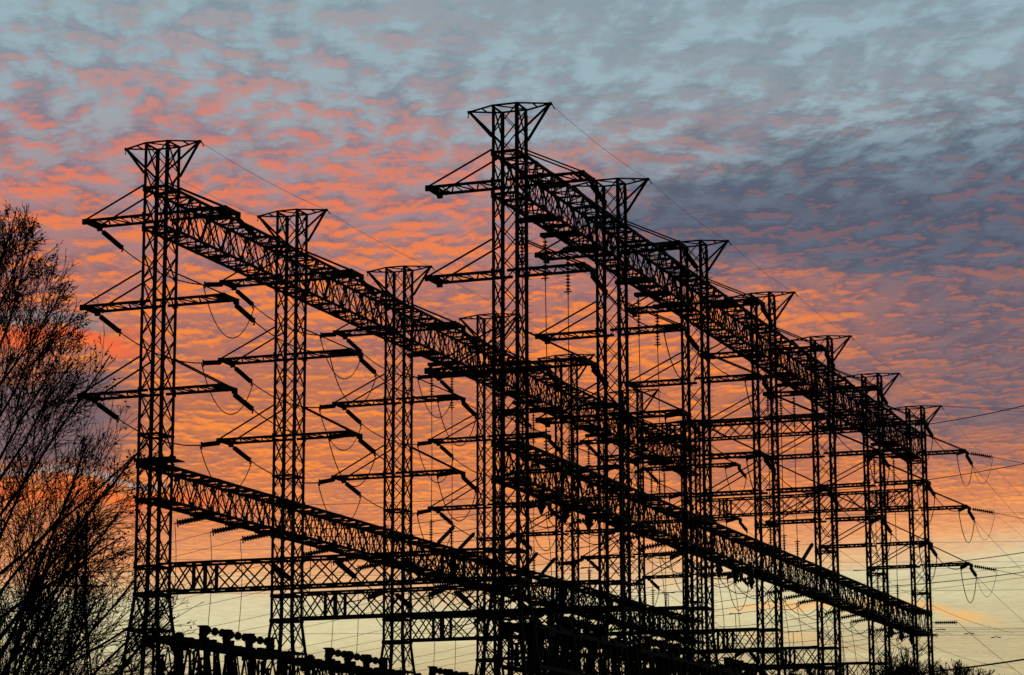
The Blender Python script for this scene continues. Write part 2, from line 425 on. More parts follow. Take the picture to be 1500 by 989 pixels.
# ------------------------------------------------------------------ lattice beams along the rows
def beam_parts(length, z0, z1, hw_, npan, chord, lace, style, extra):
    """box truss along +Y, from y=0 to y=length: four chord meshes and the lacing"""
    ch = []
    for sx in (-1, 1):
        for z in (z0, z1):
            m = MB(); m.bar((sx * hw_, 0, z), (sx * hw_, length, z), chord, chord); ch.append(m.mesh('chord', STEEL))
    m = MB(); dl = length / npan
    for i in range(npan):
        a, b = i * dl, (i + 1) * dl; c = (a + b) / 2
        for sx in (-1, 1):
            x = sx * hw_
            if style == 'warren':
                m.bar((x, a, z0), (x, c, z1), lace); m.bar((x - 0.01 * sx, c, z1), (x - 0.01 * sx, b, z0), lace)
                m.bar((x - .03 * sx, c, z0), (x - .03 * sx, c, z1), lace * 0.7)
                if extra: m.bar((x - .05 * sx, a, z1), (x - .05 * sx, c, z0), lace * 0.5); m.bar((x - .06 * sx, c, z0), (x - .06 * sx, b, z1), lace * 0.5)
            else:
                m.bar((x, a, z0), (x, b, z1), lace); m.bar((x - 0.06 * sx, a, z1), (x - 0.06 * sx, b, z0), lace)
            for (yy, zz) in ((a + 0.01, z0), (c, z1)):
                lo_ = -0.07 if zz == z0 else -0.3
                m.box((x - 0.014 + sx * 0.11, yy - 0.25, zz + lo_), (x + 0.014 + sx * 0.11, yy + 0.25, zz + lo_ + 0.37))
        for z in (z0, z1):
            m.bar((-hw_, a, z), (hw_, c, z - 0.03), lace * 0.8); m.bar((hw_, c, z + 0.0), (-hw_, b, z + 0.03), lace * 0.8)
            m.bar((-hw_, a + 0.05, z), (hw_, a + 0.05, z), lace)
            m.bar((-hw_, c + 0.05, z + 0.02), (hw_, c + 0.05, z + 0.02), 0.12 + 0.05 * (i % 3))
        if extra: m.bar((-hw_, a + .1, z0), (hw_, a + .12, z1), lace * .8); m.bar((hw_, a + .16, z0), (-hw_, a + .18, z1), lace * .8)
    return ch, m.mesh('lacing', STEEL)
UP = beam_parts(S - 2 * HW, ZU0, ZU1, HW, 6, 0.16, 0.085, 'warren', True)
LO = beam_parts(S - 2 * HW, ZL0, ZL1, HW, 7, 0.17, 0.075, 'warren', True)
brk = MB()
for yy in (5.4, 9.8, 14.3):
    brk.box((-1.45, yy - HW - 0.34, ZU0 - 0.22), (1.1, yy - HW + 0.34, ZU0 - 0.10))
    brk.box((-1.45, yy - HW - 0.36, ZU0 - 0.36), (-1.3, yy - HW + 0.36, ZU0 - 0.225))
    brk.box((-1.3, yy - HW - 0.30, ZU0 - 0.34), (1.1, yy - HW - 0.22, ZU0 - 0.225))
    brk.box((-1.3, yy - HW + 0.22, ZU0 - 0.34), (1.1, yy - HW + 0.30, ZU0 - 0.225))
brk.box((-0.05, 5.4 - HW - 0.3, ZU0 - 0.34), (0.05, 14.3 - HW + 0.3, ZU0 - 0.23))
BRK = brk.mesh('hanger_bracket', STEEL)
TAPS = {0: (2, 3, 4, 5), 1: (0, 1, 3, 5)}
BAY = [f'{ORD[i]} and {ORD[i+1]}' for i in range(6)]
for rw in (0, 1):
    for i in range(6):
        for lev, (ch, lc), nm in (('upper', UP, 'upper_beam'), ('lower', LO, 'lower_beam')):
            b = empty('lattice_beam', (ROWX[rw], i * S + HW, 0), f'{lev} lattice beam joining the {BAY[i]} {RN[rw]}-row towers', 'beam', f'{lev} lattice beams along the rows')
            for c in ch: part('chord', c, b)
            part('lacing', lc, b)
            if lev == 'upper' and i in TAPS[rw]: part('hanger_bracket', BRK, b)

# crossbeams between the two rows (built along local Y, turned to run along X)
def cross_parts():
    length = W - 2 * HW; ch, lc = [], MB()
    z0, z1 = -1.75, 0.0
    for sx in (-1, 1):
        for z in (z0, z1):
            m = MB(); m.bar((sx * 0.8, 0, z), (sx * 0.8, length, z), 0.13, 0.15); ch.append(m.mesh('chord', STEEL))
        ys = [0, 1.15, 2.25, 2.85, 3.75]; k = 9
        ys = [0.0, 1.25, 2.5, 3.3] + [3.3 + (length - 6.6) * j / k for j in range(1, k + 1)] + [length - 2.5, length - 1.25, length]
        for a, b in zip(ys, ys[1:]):
            lc.bar((sx * 0.8, a, z0), (sx * 0.8, b, z1), 0.08); lc.bar((sx * 0.74, a, z1), (sx * 0.74, b, z0), 0.08)
        for yy in (2.5, 3.3, length - 3.3, length - 2.5): lc.bar((sx * 0.8, yy, z0), (sx * 0.8, yy, z1), 0.18)
    for j in range(13):
        yy = length * (j + 0.5) / 13
        for z in (z0, z1):
            lc.bar((-0.8, yy - 0.85, z), (0.8, yy, z), 0.07); lc.bar((0.8, yy + 0.01, z), (-0.8, yy + 0.85, z), 0.07)
            lc.bar((-0.8, yy, z + 0.02), (0.8, yy, z + 0.02), 0.06)
    return ch, lc.mesh('lacing', STEEL)
CR = cross_parts()
def crossbeam(i, z, lab, grp):
    b = empty('lattice_beam', (HW, i * S, z), lab, 'beam', grp, (0, 0, R(-90)))
    for c in CR[0]: part('chord', c, b)
    part('lacing', CR[1], b)
for i in range(7):
    crossbeam(i, ZC1, f'low lattice crossbeam between the {ORD[i]} towers of both rows', 'low crossbeams between the two rows')
crossbeam(5, 43.15 + EYE, 'high lattice crossbeam between the sixth towers of both rows', 'high crossbeams at the far end')
crossbeam(6, 38.1 + EYE, 'high lattice crossbeam between the farthest towers of both rows', 'high crossbeams at the far end')

# ------------------------------------------------------------------ insulators
def string_mesh(length, nd, rd, rc, name='discs', thick=0.52):
    m = MB(); p = [(0.0, rc * 0.6)]; st = length / nd
    for k in range(nd):
        x = k * st + st * 0.1
        p += [(x, rc), (x + st * 0.28, rc), (x + st * 0.36, rd), (x + st * thick, rd * 0.92), (x + st * (thick + 0.1), rc)]
    p.append((length, rc * 0.6)); m.lathe(p, 9)
    return m.mesh(name, PORC)
def link_mesh(x0, x1):
    m = MB(); m.bar((x0, 0, 0), (x1, 0, 0), 0.06); return m.mesh('link', STEEL)
def clamp_mesh(x):
    m = MB(); m.bar((x, 0, 0), (x + 0.3, 0, 0), 0.09); m.bar((x + 0.12, 0, -0.28), (x + 0.12, 0, 0.24), 0.07, 0.09); return m.mesh('clamp', STEEL)
STR = {  # total length, meshes
    'phase': (3.25, string_mesh(2.6, 14, 0.185, 0.10), 0.25, link_mesh(0, 0.27), clamp_mesh(2.85)),
    'line': (2.75, string_mesh(2.1, 10, 0.20, 0.075, thick=0.66), 0.35, link_mesh(0, 0.37), clamp_mesh(2.42)),
    'hang': (2.95, string_mesh(2.5, 11, 0.18, 0.055), 0.25, link_mesh(0, 0.27), clamp_mesh(2.7)),
    'post': (2.35, string_mesh(2.05, 9, 0.18, 0.06), 0.1, link_mesh(0, 0.12), clamp_mesh(2.1)),
}
def insulator(kind, p, d, label, group):
    L_, me, x0, lk, cl = STR[kind]
    d = Vector(d).normalized()
    o = empty('insulator_string', p, label, 'insulator', group, d.to_track_quat('X', 'Z').to_euler())
    part('disc_stack', me, o, (x0, 0, 0)); part('link', lk, o); part('clamp', cl, o)
    return Vector(p) + d * L_
def wire(name, pts, rad, label, group, cat='wire', k=4):
    m = MB(); m.tube(pts, rad, k)
    return single(name, m.mesh(name, WIRE), label, cat, group)
def span(a, b, sag, n=14):
    a = Vector(a); b = Vector(b)
    return [a.lerp(b, i / n) - Vector((0, 0, 4 * sag * (i / n) * (1 - i / n))) for i in range(n + 1)]
random.seed(7)
LEV = ['top', 'middle', 'bottom']
SLP = 0.19
def phase_circuits():
    for rw in (0, 1):
        sides = (-1, 1) if rw == 0 else (1,)
        for s_ in sides:
            sn = 'left' if s_ < 0 else 'right'
            for k in range(3):
                ends_out, ends_in = {}, {}
                x = ROWX[rw] + s_ * 5.0; z = ARM[k] - 0.24
                for i in range(7):
                    base = f'{LEV[k]} {sn} arm, {ORD[i]} {RN[rw]}-row tower'
                    ends_out[i] = insulator('phase', (x, i * S + 1.0, z), (0, 1, -SLP - random.uniform(0, .03)), f'slanting insulator on the far edge of the {base}', 'strain insulators on the tower arms')
                    if i: ends_in[i] = insulator('phase', (x, i * S - 1.0, z), (0, -1, -SLP - random.uniform(0, .03)), f'insulator on the near edge of the {base}', 'strain insulators on the tower arms')
                for i in range(6):
                    wire('conductor', span(ends_out[i], ends_in[i + 1], 0.52), 0.046, f'conductor on the {LEV[k]} {sn} arms between {BAY[i]} {RN[rw]}-row towers', 'conductors along the rows')
                for i in range(1, 7):
                    a, b = ends_in[i], ends_out[i]
                    pts = span(a, b, random.uniform(2.7, 3.2), 18)
                    mid = (a + b) / 2
                    pts = [Vector((p.x, mid.y + (p.y - mid.y) * (1 + 0.10 * math.sin(math.pi * j / 18)), p.z)) for j, p in enumerate(pts)]
                    wire('jumper_loop', pts, 0.042, f'jumper loop hanging under the {LEV[k]} {sn} arm of the {ORD[i]} {RN[rw]}-row tower', 'jumper loops under the arms')
                a = ends_out[6]
                wire('conductor', span(a, a + Vector((0, 160, -4)), 3.0, 24), 0.024, f'conductor leaving the {LEV[k]} {sn} arm of the farthest {RN[rw]}-row tower', 'conductors leaving the far end')
                if rw == 1:
                    p0 = Vector((x + 0.2, 6 * S + 0.3, z + 0.1))
                    e = insulator('line', p0, (1, 0.0, -0.22), f'insulator string pulling sideways off the {LEV[k]} right arm of the farthest tower', 'sideways insulators at the far end')
                    wire('conductor', span(e, e + Vector((70, 0, -3.0)), 4.0, 20), 0.026, f'thin wire running right from the {LEV[k]} arm of the farthest tower', 'wires leaving to the right')
                    wire('jumper_loop', span(ends_out[6], e, 2.4, 16), 0.026, f'thin loop between the two insulators of the {LEV[k]} arm of the farthest tower', 'jumper loops under the arms')
phase_circuits()

# earth wires on the peaks
for rw in (0, 1):
    for s_ in (-1, 1):
        sn = 'left' if s_ < 0 else 'right'; x = ROWX[rw] + s_ * 2.72
        for i in range(6):
            wire('earth_wire', span((x, i * S, ZT - 0.05), (x, (i + 1) * S, ZT - 0.05), 0.25, 10), 0.014 if s_ > 0 else 0.010, f'thin earth wire on the {sn} peaks between {BAY[i]} {RN[rw]}-row towers', 'earth wires on the tower peaks')
        if rw: wire('earth_wire', span((x, 6 * S, ZT - 0.1), (x, 6 * S + 160, ZT - 3), 3.0, 20), 0.014, f'earth wire leaving the {sn} peak of the farthest right-row tower', 'earth wires on the tower peaks')
m = MB()
for q, (dz_, rr) in enumerate(((-1.4, 0.016), (-2.4, 0.016))):
    pts = span((W + 2.8, 6 * S, ZT - 0.05), (W + 95, 6 * S, ZT + dz_ + 0.4), 2.2 + 0.6 * q, 20)
    wire('earth_wire', pts, rr, ('upper' if q == 0 else 'lower') + ' of two earth wires running right from the farthest peak', 'earth wires running right')

# vertical taps from the upper to the lower beam
PH = ['near', 'middle', 'far']
for rw in (0, 1):
    for i in TAPS[rw]:
        for q, yy in enumerate((5.4, 9.8, 14.3)):
            x = ROWX[rw] - 1.2; y = i * S + yy
            wh = f'between {BAY[i]} {RN[rw]}-row towers'
            a = insulator('hang', (x, y, ZU0 - 0.30), (0, 0, -1), f'{PH[q]} insulator string hanging under the upper beam {wh}', 'insulator strings hanging from the upper beams')
            b = insulator('post', (x + 0.0, y, ZL1 + 0.12), (0, 0, 1), f'{PH[q]} upright insulator on the lower beam {wh}', 'upright insulators on the lower beams')
            wire('tap_wire', [a + Vector((0, 0, .1)), a.lerp(b, .5) + Vector((random.uniform(-.05, .05), 0.05, 0)), b - Vector((0, 0, .1))], 0.032, f'{PH[q]} vertical tap wire {wh}', 'vertical tap wires')
            s1 = wire('bracket', [Vector((x, y, ZL1 + 0.13)), Vector((ROWX[rw] - HW + 0.02, y, ZL1 + 0.12))], 0.07, f'{PH[q]} bracket under the upright insulator {wh}', 'brackets on the lower beams', 'bracket')

# fat bushings hanging under the lower beam of the right row, and slanting posts on the beams
bm_ = MB(); bm_.lathe([(0, .06), (.1, .1), (.2, .2), (.45, .30), (.55, .12), (.62, .22), (.85, .33), (1.05, .18), (1.25, .12), (1.4, .03)], 12)
BUSH = bm_.mesh('porcelain_body', PORC)
cm = MB(); cm.bar((-0.12, 0, 0), (0.02, 0, 0), 0.3, 0.3); CAP = cm.mesh('mounting_cap', STEEL)
for i in (0, 2, 5):
    for q, yy in enumerate((5.5, 10.0, 14.7)):
        o = empty('bushing', (W, i * S + yy, ZL0 - 0.05), f'{PH[q]} bulging bushing hanging under the lower beam between {BAY[i]} right-row towers', 'bushing', 'bushings hanging from the right lower beam', (0, R(90), 0))
        part('porcelain_body', BUSH, o); part('mounting_cap', CAP, o)
sp = MB(); sp.lathe([(0, .07), (0.15, .09)] + [q for k in range(14) for q in ((0.2 + k * .25, .16), (0.33 + k * .25, .17), (0.36 + k * .25, .13))] + [(3.85, .08), (4.0, .05)], 10)
SLAN = sp.mesh('slanting_post', PORC)
for rw, i, ys_ in ((0, 2, (7.1, 11.7)), (0, 3, (7.1, 11.7)), (1, 3, (9.5,))):
    for q, yy in enumerate(ys_):
        o = single('post_insulator', SLAN, f'{("near", "far")[q]} slanting post insulator rising from the lower beam between {BAY[i]} {RN[rw]}-row towers', 'insulator', 'slanting post insulators', (ROWX[rw] + 0.5, i * S + yy, ZL1 + 0.2))
        o.rotation_euler = Vector((0, 1, 0.5)).to_track_quat('X', 'Z').to_euler()

BX = (8.0, 12.5, 17.0)          # the three buses between the rows
# lines pulled sideways from the lower beams, and the droppers to the switch benches
ZS = ZL0 - 0.22
def dropper(a, b, lab, grp, bow=0.5):
    a = Vector(a); b = Vector(b)
    c = a.lerp(b, 0.45) + Vector((bow * 0.7, 0.1, 0)); d_ = a.lerp(b, 0.8) + Vector((bow * 0.2, -0.05, 0))
    pts = []
    for j in range(11):
        t_ = j / 10
        pts.append(a * (1 - t_) ** 3 + c * 3 * t_ * (1 - t_) ** 2 + d_ * 3 * t_ * t_ * (1 - t_) + b * t_ ** 3)
    wire('dropper', pts, 0.024, lab, grp)
for i in range(6):
    for q, yy in enumerate((6.6, 11.8, 16.4)):
        y = i * S + yy
        whA = f'between {BAY[i]} left-row towers'; whB = f'between {BAY[i]} right-row towers'
        e = insulator('line', (0.75, y, ZS), (-1, 0, -0.14), f'{PH[q]} insulator string pulling left off the lower beam {whA}', 'line insulators under the lower beams')
        wire('line_wire', span(e, e + Vector((-140, 0, -1.5)), 6.5, 30), 0.016, f'{PH[q]} line wire leaving to the left {whA}', 'line wires leaving to the left')
        dropper(e, (-0.7, y - 2.6, 15.4 + EYE), f'{PH[q]} dropper wire to the switch bench {whA}', 'dropper wires to the switch benches')
        f_ = insulator('line', (W + 0.75, y, ZS), (-1, 0, -0.14), f'{PH[q]} insulator string pulling left off the lower beam {whB}', 'line insulators under the lower beams')
        wire('line_wire', span(f_, (0.6, y, ZS - 0.2), 1.0, 16), 0.022, f'{PH[q]} line wire crossing to the left row {whB}', 'line wires between the two rows')
        dropper(f_, (W - 0.7, y - 2.6, 15.4 + EYE), f'{PH[q]} dropper wire to the switch bench {whB}', 'dropper wires to the switch benches')
        for xr, st_, nm_ in ((0.0, e, 'left'), (W, f_, 'right')):
            hm = MB(); zz = ZL0 - 0.12
            hm.bar((xr - 0.8, y, zz), (xr + 0.95, y, zz), 0.22, 0.16); hm.box((xr + 0.55, y - 0.2, zz - 0.34), (xr + 0.92, y + 0.2, zz - 0.085))
            hm.bar((xr - 0.5, y - 0.6, zz - 0.02), (xr - 0.5, y + 0.6, zz - 0.02), 0.16, 0.2)
            single('anchor_bracket', hm.mesh('anchor_bracket', STEEL), f'{PH[q]} anchor bracket under the lower beam between {BAY[i]} {nm_}-row towers', 'bracket', 'anchor brackets under the lower beams')
            if nm_ == 'right' or i > 1: wire('jumper_loop', span(st_, (xr + 1.6, y + 0.8, ZL0 - 0.5), 1.5, 14), 0.03, f'{PH[q]} jumper loop under the lower beam between {BAY[i]} {nm_}-row towers', 'jumper loops under the lower beams')
        bx = BX[q]; tt = (f_.x - bx) / (f_.x - 0.6)
        zt_ = f_.z + (ZS - 0.2 - f_.z) * tt - 4 * 1.0 * tt * (1 - tt)
        zb_ = ZC1 - 1.35 + (0.35 if abs(yy - 10) > 4 else 0.0)
        tw = MB(); tw.tube([Vector((bx, y, zt_)), Vector((bx + 0.06, y, (zt_ + zb_) / 2)), Vector((bx, y, zb_))], 0.03, 4)
        tw.bar((bx - 0.55, y, zt_ + 0.03), (bx + 0.55, y, zt_ - 0.01), 0.07)
        single('dropper', tw.mesh('dropper', WIRE), f'T-clamped wire dropping from the {PH[q]} crossing wire to a bus, {BAY[i]} bay', 'wire', 'droppers onto the buses')
        if i in (3, 5):
            rise = {3: 9.0, 5: 1.0}[i] + q * 0.5
            h = insulator('line', (W - 0.3, y, ZS - 0.05), (1, 0, -0.04), f'{PH[q]} insulator string pulling right under the lower beam {whB}', 'line insulators under the lower beams')
            wire('line_wire', span(h, h + Vector((75, 0, rise)), 1.2, 20), 0.016, f'{PH[q]} line wire leaving to the right {whB}', 'line wires leaving to the right')
e = insulator('line', (W + 0.9, 6 * S + 0.4, 24.3 + EYE), (1, 0.0, -0.02), 'insulator string pulling right off the farthest tower at lower beam height', 'sideways insulators at the far end')
wire('line_wire', span(e, e + Vector((0.4, 150, -3.5)), 3.0, 24), 0.028, 'wire sloping away from the farthest tower at lower beam height', 'conductors leaving the far end')
# vibration dampers on the right-hand wires
dm = MB()
for s_ in (-1, 1): dm.bar((s_ * 0.12, 0, -0.1), (s_ * 0.5, 0, -0.12), 0.09)
dm.bar((-0.2, 0, -0.07), (0.2, 0, -0.07), 0.03); dm.bar((0, 0, -0.1), (0, 0, 0.04), 0.07)
DAMP = dm.mesh('vibration_damper', STEEL)
for q, (x, y, z, lab) in enumerate(((W + 4.6, 106.6, ZS - 0.35, 'near vibration damper on a wire right of the farthest tower'), (W + 6.4, 111.8, ZS - 0.4, 'middle vibration damper on a wire right of the farthest tower'), (W + 8.2, 116.4, ZS - 0.45, 'far vibration damper on a wire right of the farthest tower'),
                                (-7.0, 6.6, ZS - 1.1, 'vibration damper on the first wire left of the nearest left bay'))):
    single('vibration_damper', DAMP, lab, 'damper', 'vibration dampers', (x, y, z))

# ------------------------------------------------------------------ buses strung between the crossbeams
BNM = ['left', 'middle', 'right']
for q, x in enumerate(BX):
    io, ii = {}, {}
    for i in range(7):
        wh = f'low crossbeam of the {ORD[i]} towers'
        if i < 6: io[i] = insulator('phase', (x, i * S + 0.9, ZC1 - 0.15), (0, 1, -0.24), f'{BNM[q]} bus insulator on the far side of the {wh}', 'bus insulators on the crossbeams')
        if i: ii[i] = insulator('phase', (x, i * S - 0.9, ZC1 - 0.15), (0, -1, -0.24), f'{BNM[q]} bus insulator on the near side of the {wh}', 'bus insulators on the crossbeams')
    for i in range(6):
        wire('bus_wire', span(io[i], ii[i + 1], 0.7), 0.038, f'{BNM[q]} bus wire between the {BAY[i]} low crossbeams', 'bus wires between the crossbeams')
        if i: wire('jumper_loop', span(ii[i], io[i], 2.0, 16), 0.038, f'{BNM[q]} jumper loop under the low crossbeam of the {ORD[i]} towers', 'jumper loops under the crossbeams')

# ------------------------------------------------------------------ switch benches under the lower beams
ZB = 14.55 + EYE
def bench_meshes():
    y0, y1 = 2.3, S - 2.3
    d = MB()
    d.bar((-0.2, y0 - 1.2, ZB - 0.3), (-0.2, y1 + 1.2, ZB - 0.3), 0.1, 0.12)
    for sx in (-1, 1):
        d.bar((sx * 1.1, y0 - 1.2, ZB - 0.25), (sx * 1.1, y1 + 1.2, ZB - 0.25), 0.16, 0.30)
        d.bar((sx * 0.4, y0 - 1.2, ZB - 0.25), (sx * 0.4, y1 + 1.2, ZB - 0.25), 0.12, 0.26)
        d.bar((sx * 1.1, y0 - 0.8, ZB - 2.7), (sx * 1.1, y1 + 0.8, ZB - 2.7), 0.16, 0.26)
    for k in range(12):
        yy = y0 - 1 + (y1 - y0 + 2) * k / 11
        d.bar((-1.1, yy, ZB - 0.22), (1.1, yy, ZB - 0.22), 0.22, 0.3)
    rb = random.Random(3)
    for k in range(34):
        yy = rb.uniform(y0 - 1, y1 + 1); xx = rb.choice((-1.1, 1.1, -0.4, 0.4)); a_, b_, c_ = rb.uniform(.1, .22), rb.uniform(.1, .35), rb.uniform(.08, .3)
        d.box((xx - a_, yy - b_, ZB - 0.2), (xx + a_, yy + b_, ZB + c_ - 0.1))
    for k in range(18):
        yy = rb.uniform(y0 - 1, y1 + 1); xx = rb.choice((-1.1, 1.1)); b_, c_ = rb.uniform(.08, .3), rb.uniform(.15, .5)
        d.box((xx - .13, yy - b_, ZB - 0.3 - c_), (xx + .13, yy + b_, ZB - 0.28))
    l = MB()
    for sx in (-1, 1):
        n = 11
        for k in range(n):
            a = y0 + (y1 - y0) * k / n; b = y0 + (y1 - y0) * (k + 1) / n; c = (a + b) / 2
            l.bar((sx * 1.1, a, ZB - 2.6), (sx * 1.1, c, ZB - 0.5), 0.08); l.bar((sx * 1.09, c, ZB - 0.5), (sx * 1.09, b, ZB - 2.6), 0.08)
    for k in range(12):
        yy = y0 + (y1 - y0) * k / 11
        l.bar((-1.1, yy, ZB - 2.6), (1.1, yy, ZB - 2.6), 0.09)
    posts = []
    for yy in (y0, 7.4, 12.6, y1):
        m = MB()
        for sx in (-1, 1):
            for sy in (-0.28, 0.28): m.bar((sx * 0.9, yy + sy, 0), (sx * 0.9, yy + sy, ZB - 0.5), 0.13)
            z = 0.3
            while z < ZB - 1.2:
                m.bar((sx * 0.9, yy - 0.28, z), (sx * 0.9, yy + 0.28, z + 0.6), 0.06); m.bar((sx * 0.9, yy + 0.28, z + 0.6), (sx * 0.9, yy - 0.28, z + 1.2), 0.06)
                z += 1.2
        for k in range(6): m.bar((-0.9, yy, 1 + k * 2.4), (0.9, yy, 2.6 + k * 2.4), 0.07)
        posts.append(m.mesh('post', STEEL))
    return d.mesh('deck', STEEL), l.mesh('lacing', STEEL), posts
DECK, DLACE, POSTS = bench_meshes()
def switch_meshes():
    ins = MB()
    prof = []
    for k in range(3):
        x = 0.42 + k * 1.08
        prof += [(x, 0.07), (x + 0.12, 0.25), (x + 0.17, 0.29), (x + 0.23, 0.28), (x + 0.40, 0.07)]
    ins.lathe([(0, 0.07)] + prof + [(3.4, 0.07)], 11)
    st = MB(); st.box((-0.2, -0.2, 0), (0.2, 0.2, 0.95)); st.box((-0.3, -0.3, 0.96), (0.3, 0.3, 1.06)); st.box((-0.26, -0.2, 0.4), (0.26, 0.2, 0.5))
    bl = MB(); bl.bar((0, 0, 0), (0, 3.1, -0.05), 0.07); bl.bar((0, 3.1, -0.2), (0, 3.1, 0.12), 0.08)
    shaft = MB(); shaft.bar((0, 0, -5.2), (0, 0, 0), 0.34, 0.34)
    shaft.box((-0.34, -0.34, -2.9), (0.34, 0.34, -2.1))
    return ins.mesh('insulator_bulbs', PORC), st.mesh('stand', STEEL), bl.mesh('switch_blade', STEEL), shaft.mesh('drive_column', STEEL)
INS, STAND, BLADE, SHAFT = switch_meshes()
su = MB(); su.lathe([(0, .12), (.1, .24), (.2, .22), (.3, .12), (.42, .25), (.54, .22), (.66, .12), (.78, .24), (.9, .2), (1.0, .12), (1.25, .1), (1.3, .2), (1.42, .2)], 9)
SUPI = su.mesh('support_insulator', PORC)
for rw in (0, 1):
    for i in range(6):
        wh = f'between {BAY[i]} {RN[rw]}-row towers'
        b = empty('switch_bench', (ROWX[rw], i * S, 0), f'lattice switch bench {wh}', 'bench', 'switch benches under the rows')
        part('deck', DECK, b); part('lacing', DLACE, b)
        for me in POSTS: part('post', me, b)
        for k in range(9): part('support_insulator', SUPI, b, (-0.75 + 0.5 * (k % 3), 3.0 + k * 1.7, ZB - 2.55), (0, R(-90), 0))
        sw = empty('disconnect_switch', (ROWX[rw], i * S, ZB), f'disconnect switch with bulging insulators on the bench {wh}', 'switch', 'disconnect switches on the benches')
        for k, yy in enumerate((7.2, 10.65, 14.1, 17.5)):
            part('stand', STAND, sw, (0, yy, 0.01))
            if k < 2 or (k == 2):
                part('insulator_bulbs', INS, sw, (0, yy + 0.02, 0.80 - 0.03 * k), (0, 0, R(90)))
                part('switch_blade', BLADE, sw, (-0.45, yy, 0.12))
        for yy in (4.0, 7.2, 10.65, 14.1): part('drive_column', SHAFT, sw, (0.3 if yy > 6 else -0.2, yy, -0.05))

# ------------------------------------------------------------------ wires in the background and the thick cable at lower right
def at(px, py, depth):
    d = fw + r_ * ((px - 750) / F_PX) - u_ * ((py - 494.5) / F_PX)
    return CAM + d * depth
wire('cable', span(at(1190, 998, 70), at(1600, 949, 62), 0.12, 16), 0.022, 'thick dark cable rising to the right above the bushes', None, 'cable', 6)
for q, (a, b, sg, rr, lab) in enumerate((
        (at(-150, 747, 400), at(1650, 752, 430), 0.5, 0.022, 'distant wire crossing behind the towers just under the first lower beam'),
        (at(-150, 764, 400), at(1650, 748, 430), 0.5, 0.022, 'distant wire crossing behind the towers a little lower, rising to the right'),
        (at(-150, 806, 400), at(1650, 790, 430), 0.5, 0.022, 'distant wire crossing behind the nearest low crossbeam'),
        (at(-150, 815, 400), at(1650, 822, 430), 0.5, 0.022, 'distant wire crossing behind the second low crossbeam'),
        (at(-150, 845, 400), at(1650, 828, 430), 0.5, 0.022, 'distant wire crossing behind the third low crossbeam'),
        (at(-200, 868, 420), at(1700, 862, 430), 0.4, 0.026, 'upper distant line wire low across the pale sky'),
        (at(-200, 927, 420), at(1700, 919, 430), 0.5, 0.026, 'lower distant line wire low across the pale sky'),
        (at(1340, 624, 190), at(1640, 556, 150), 0.3, 0.03, 'wire climbing to the right beside the farthest peak'),
        (at(1180, 722, 230), at(1640, 650, 190), 0.5, 0.03, 'wire climbing to the right below the farthest top arm'),
        (at(1250, 836, 230), at(1640, 784, 190), 0.4, 0.032, 'wire climbing to the right below the farthest middle arm'),
        (at(1240, 862, 230), at(1640, 815, 190), 0.4, 0.03, 'wire climbing to the right below the farthest bottom arm'),
        (at(255, 741, 220), at(800, 724, 230), 0.3, 0.022, 'faint wire behind the third left tower above the lower beam'))):
    wire('distant_wire', span(a, b, sg, 20), rr, lab, 'wires in the background')

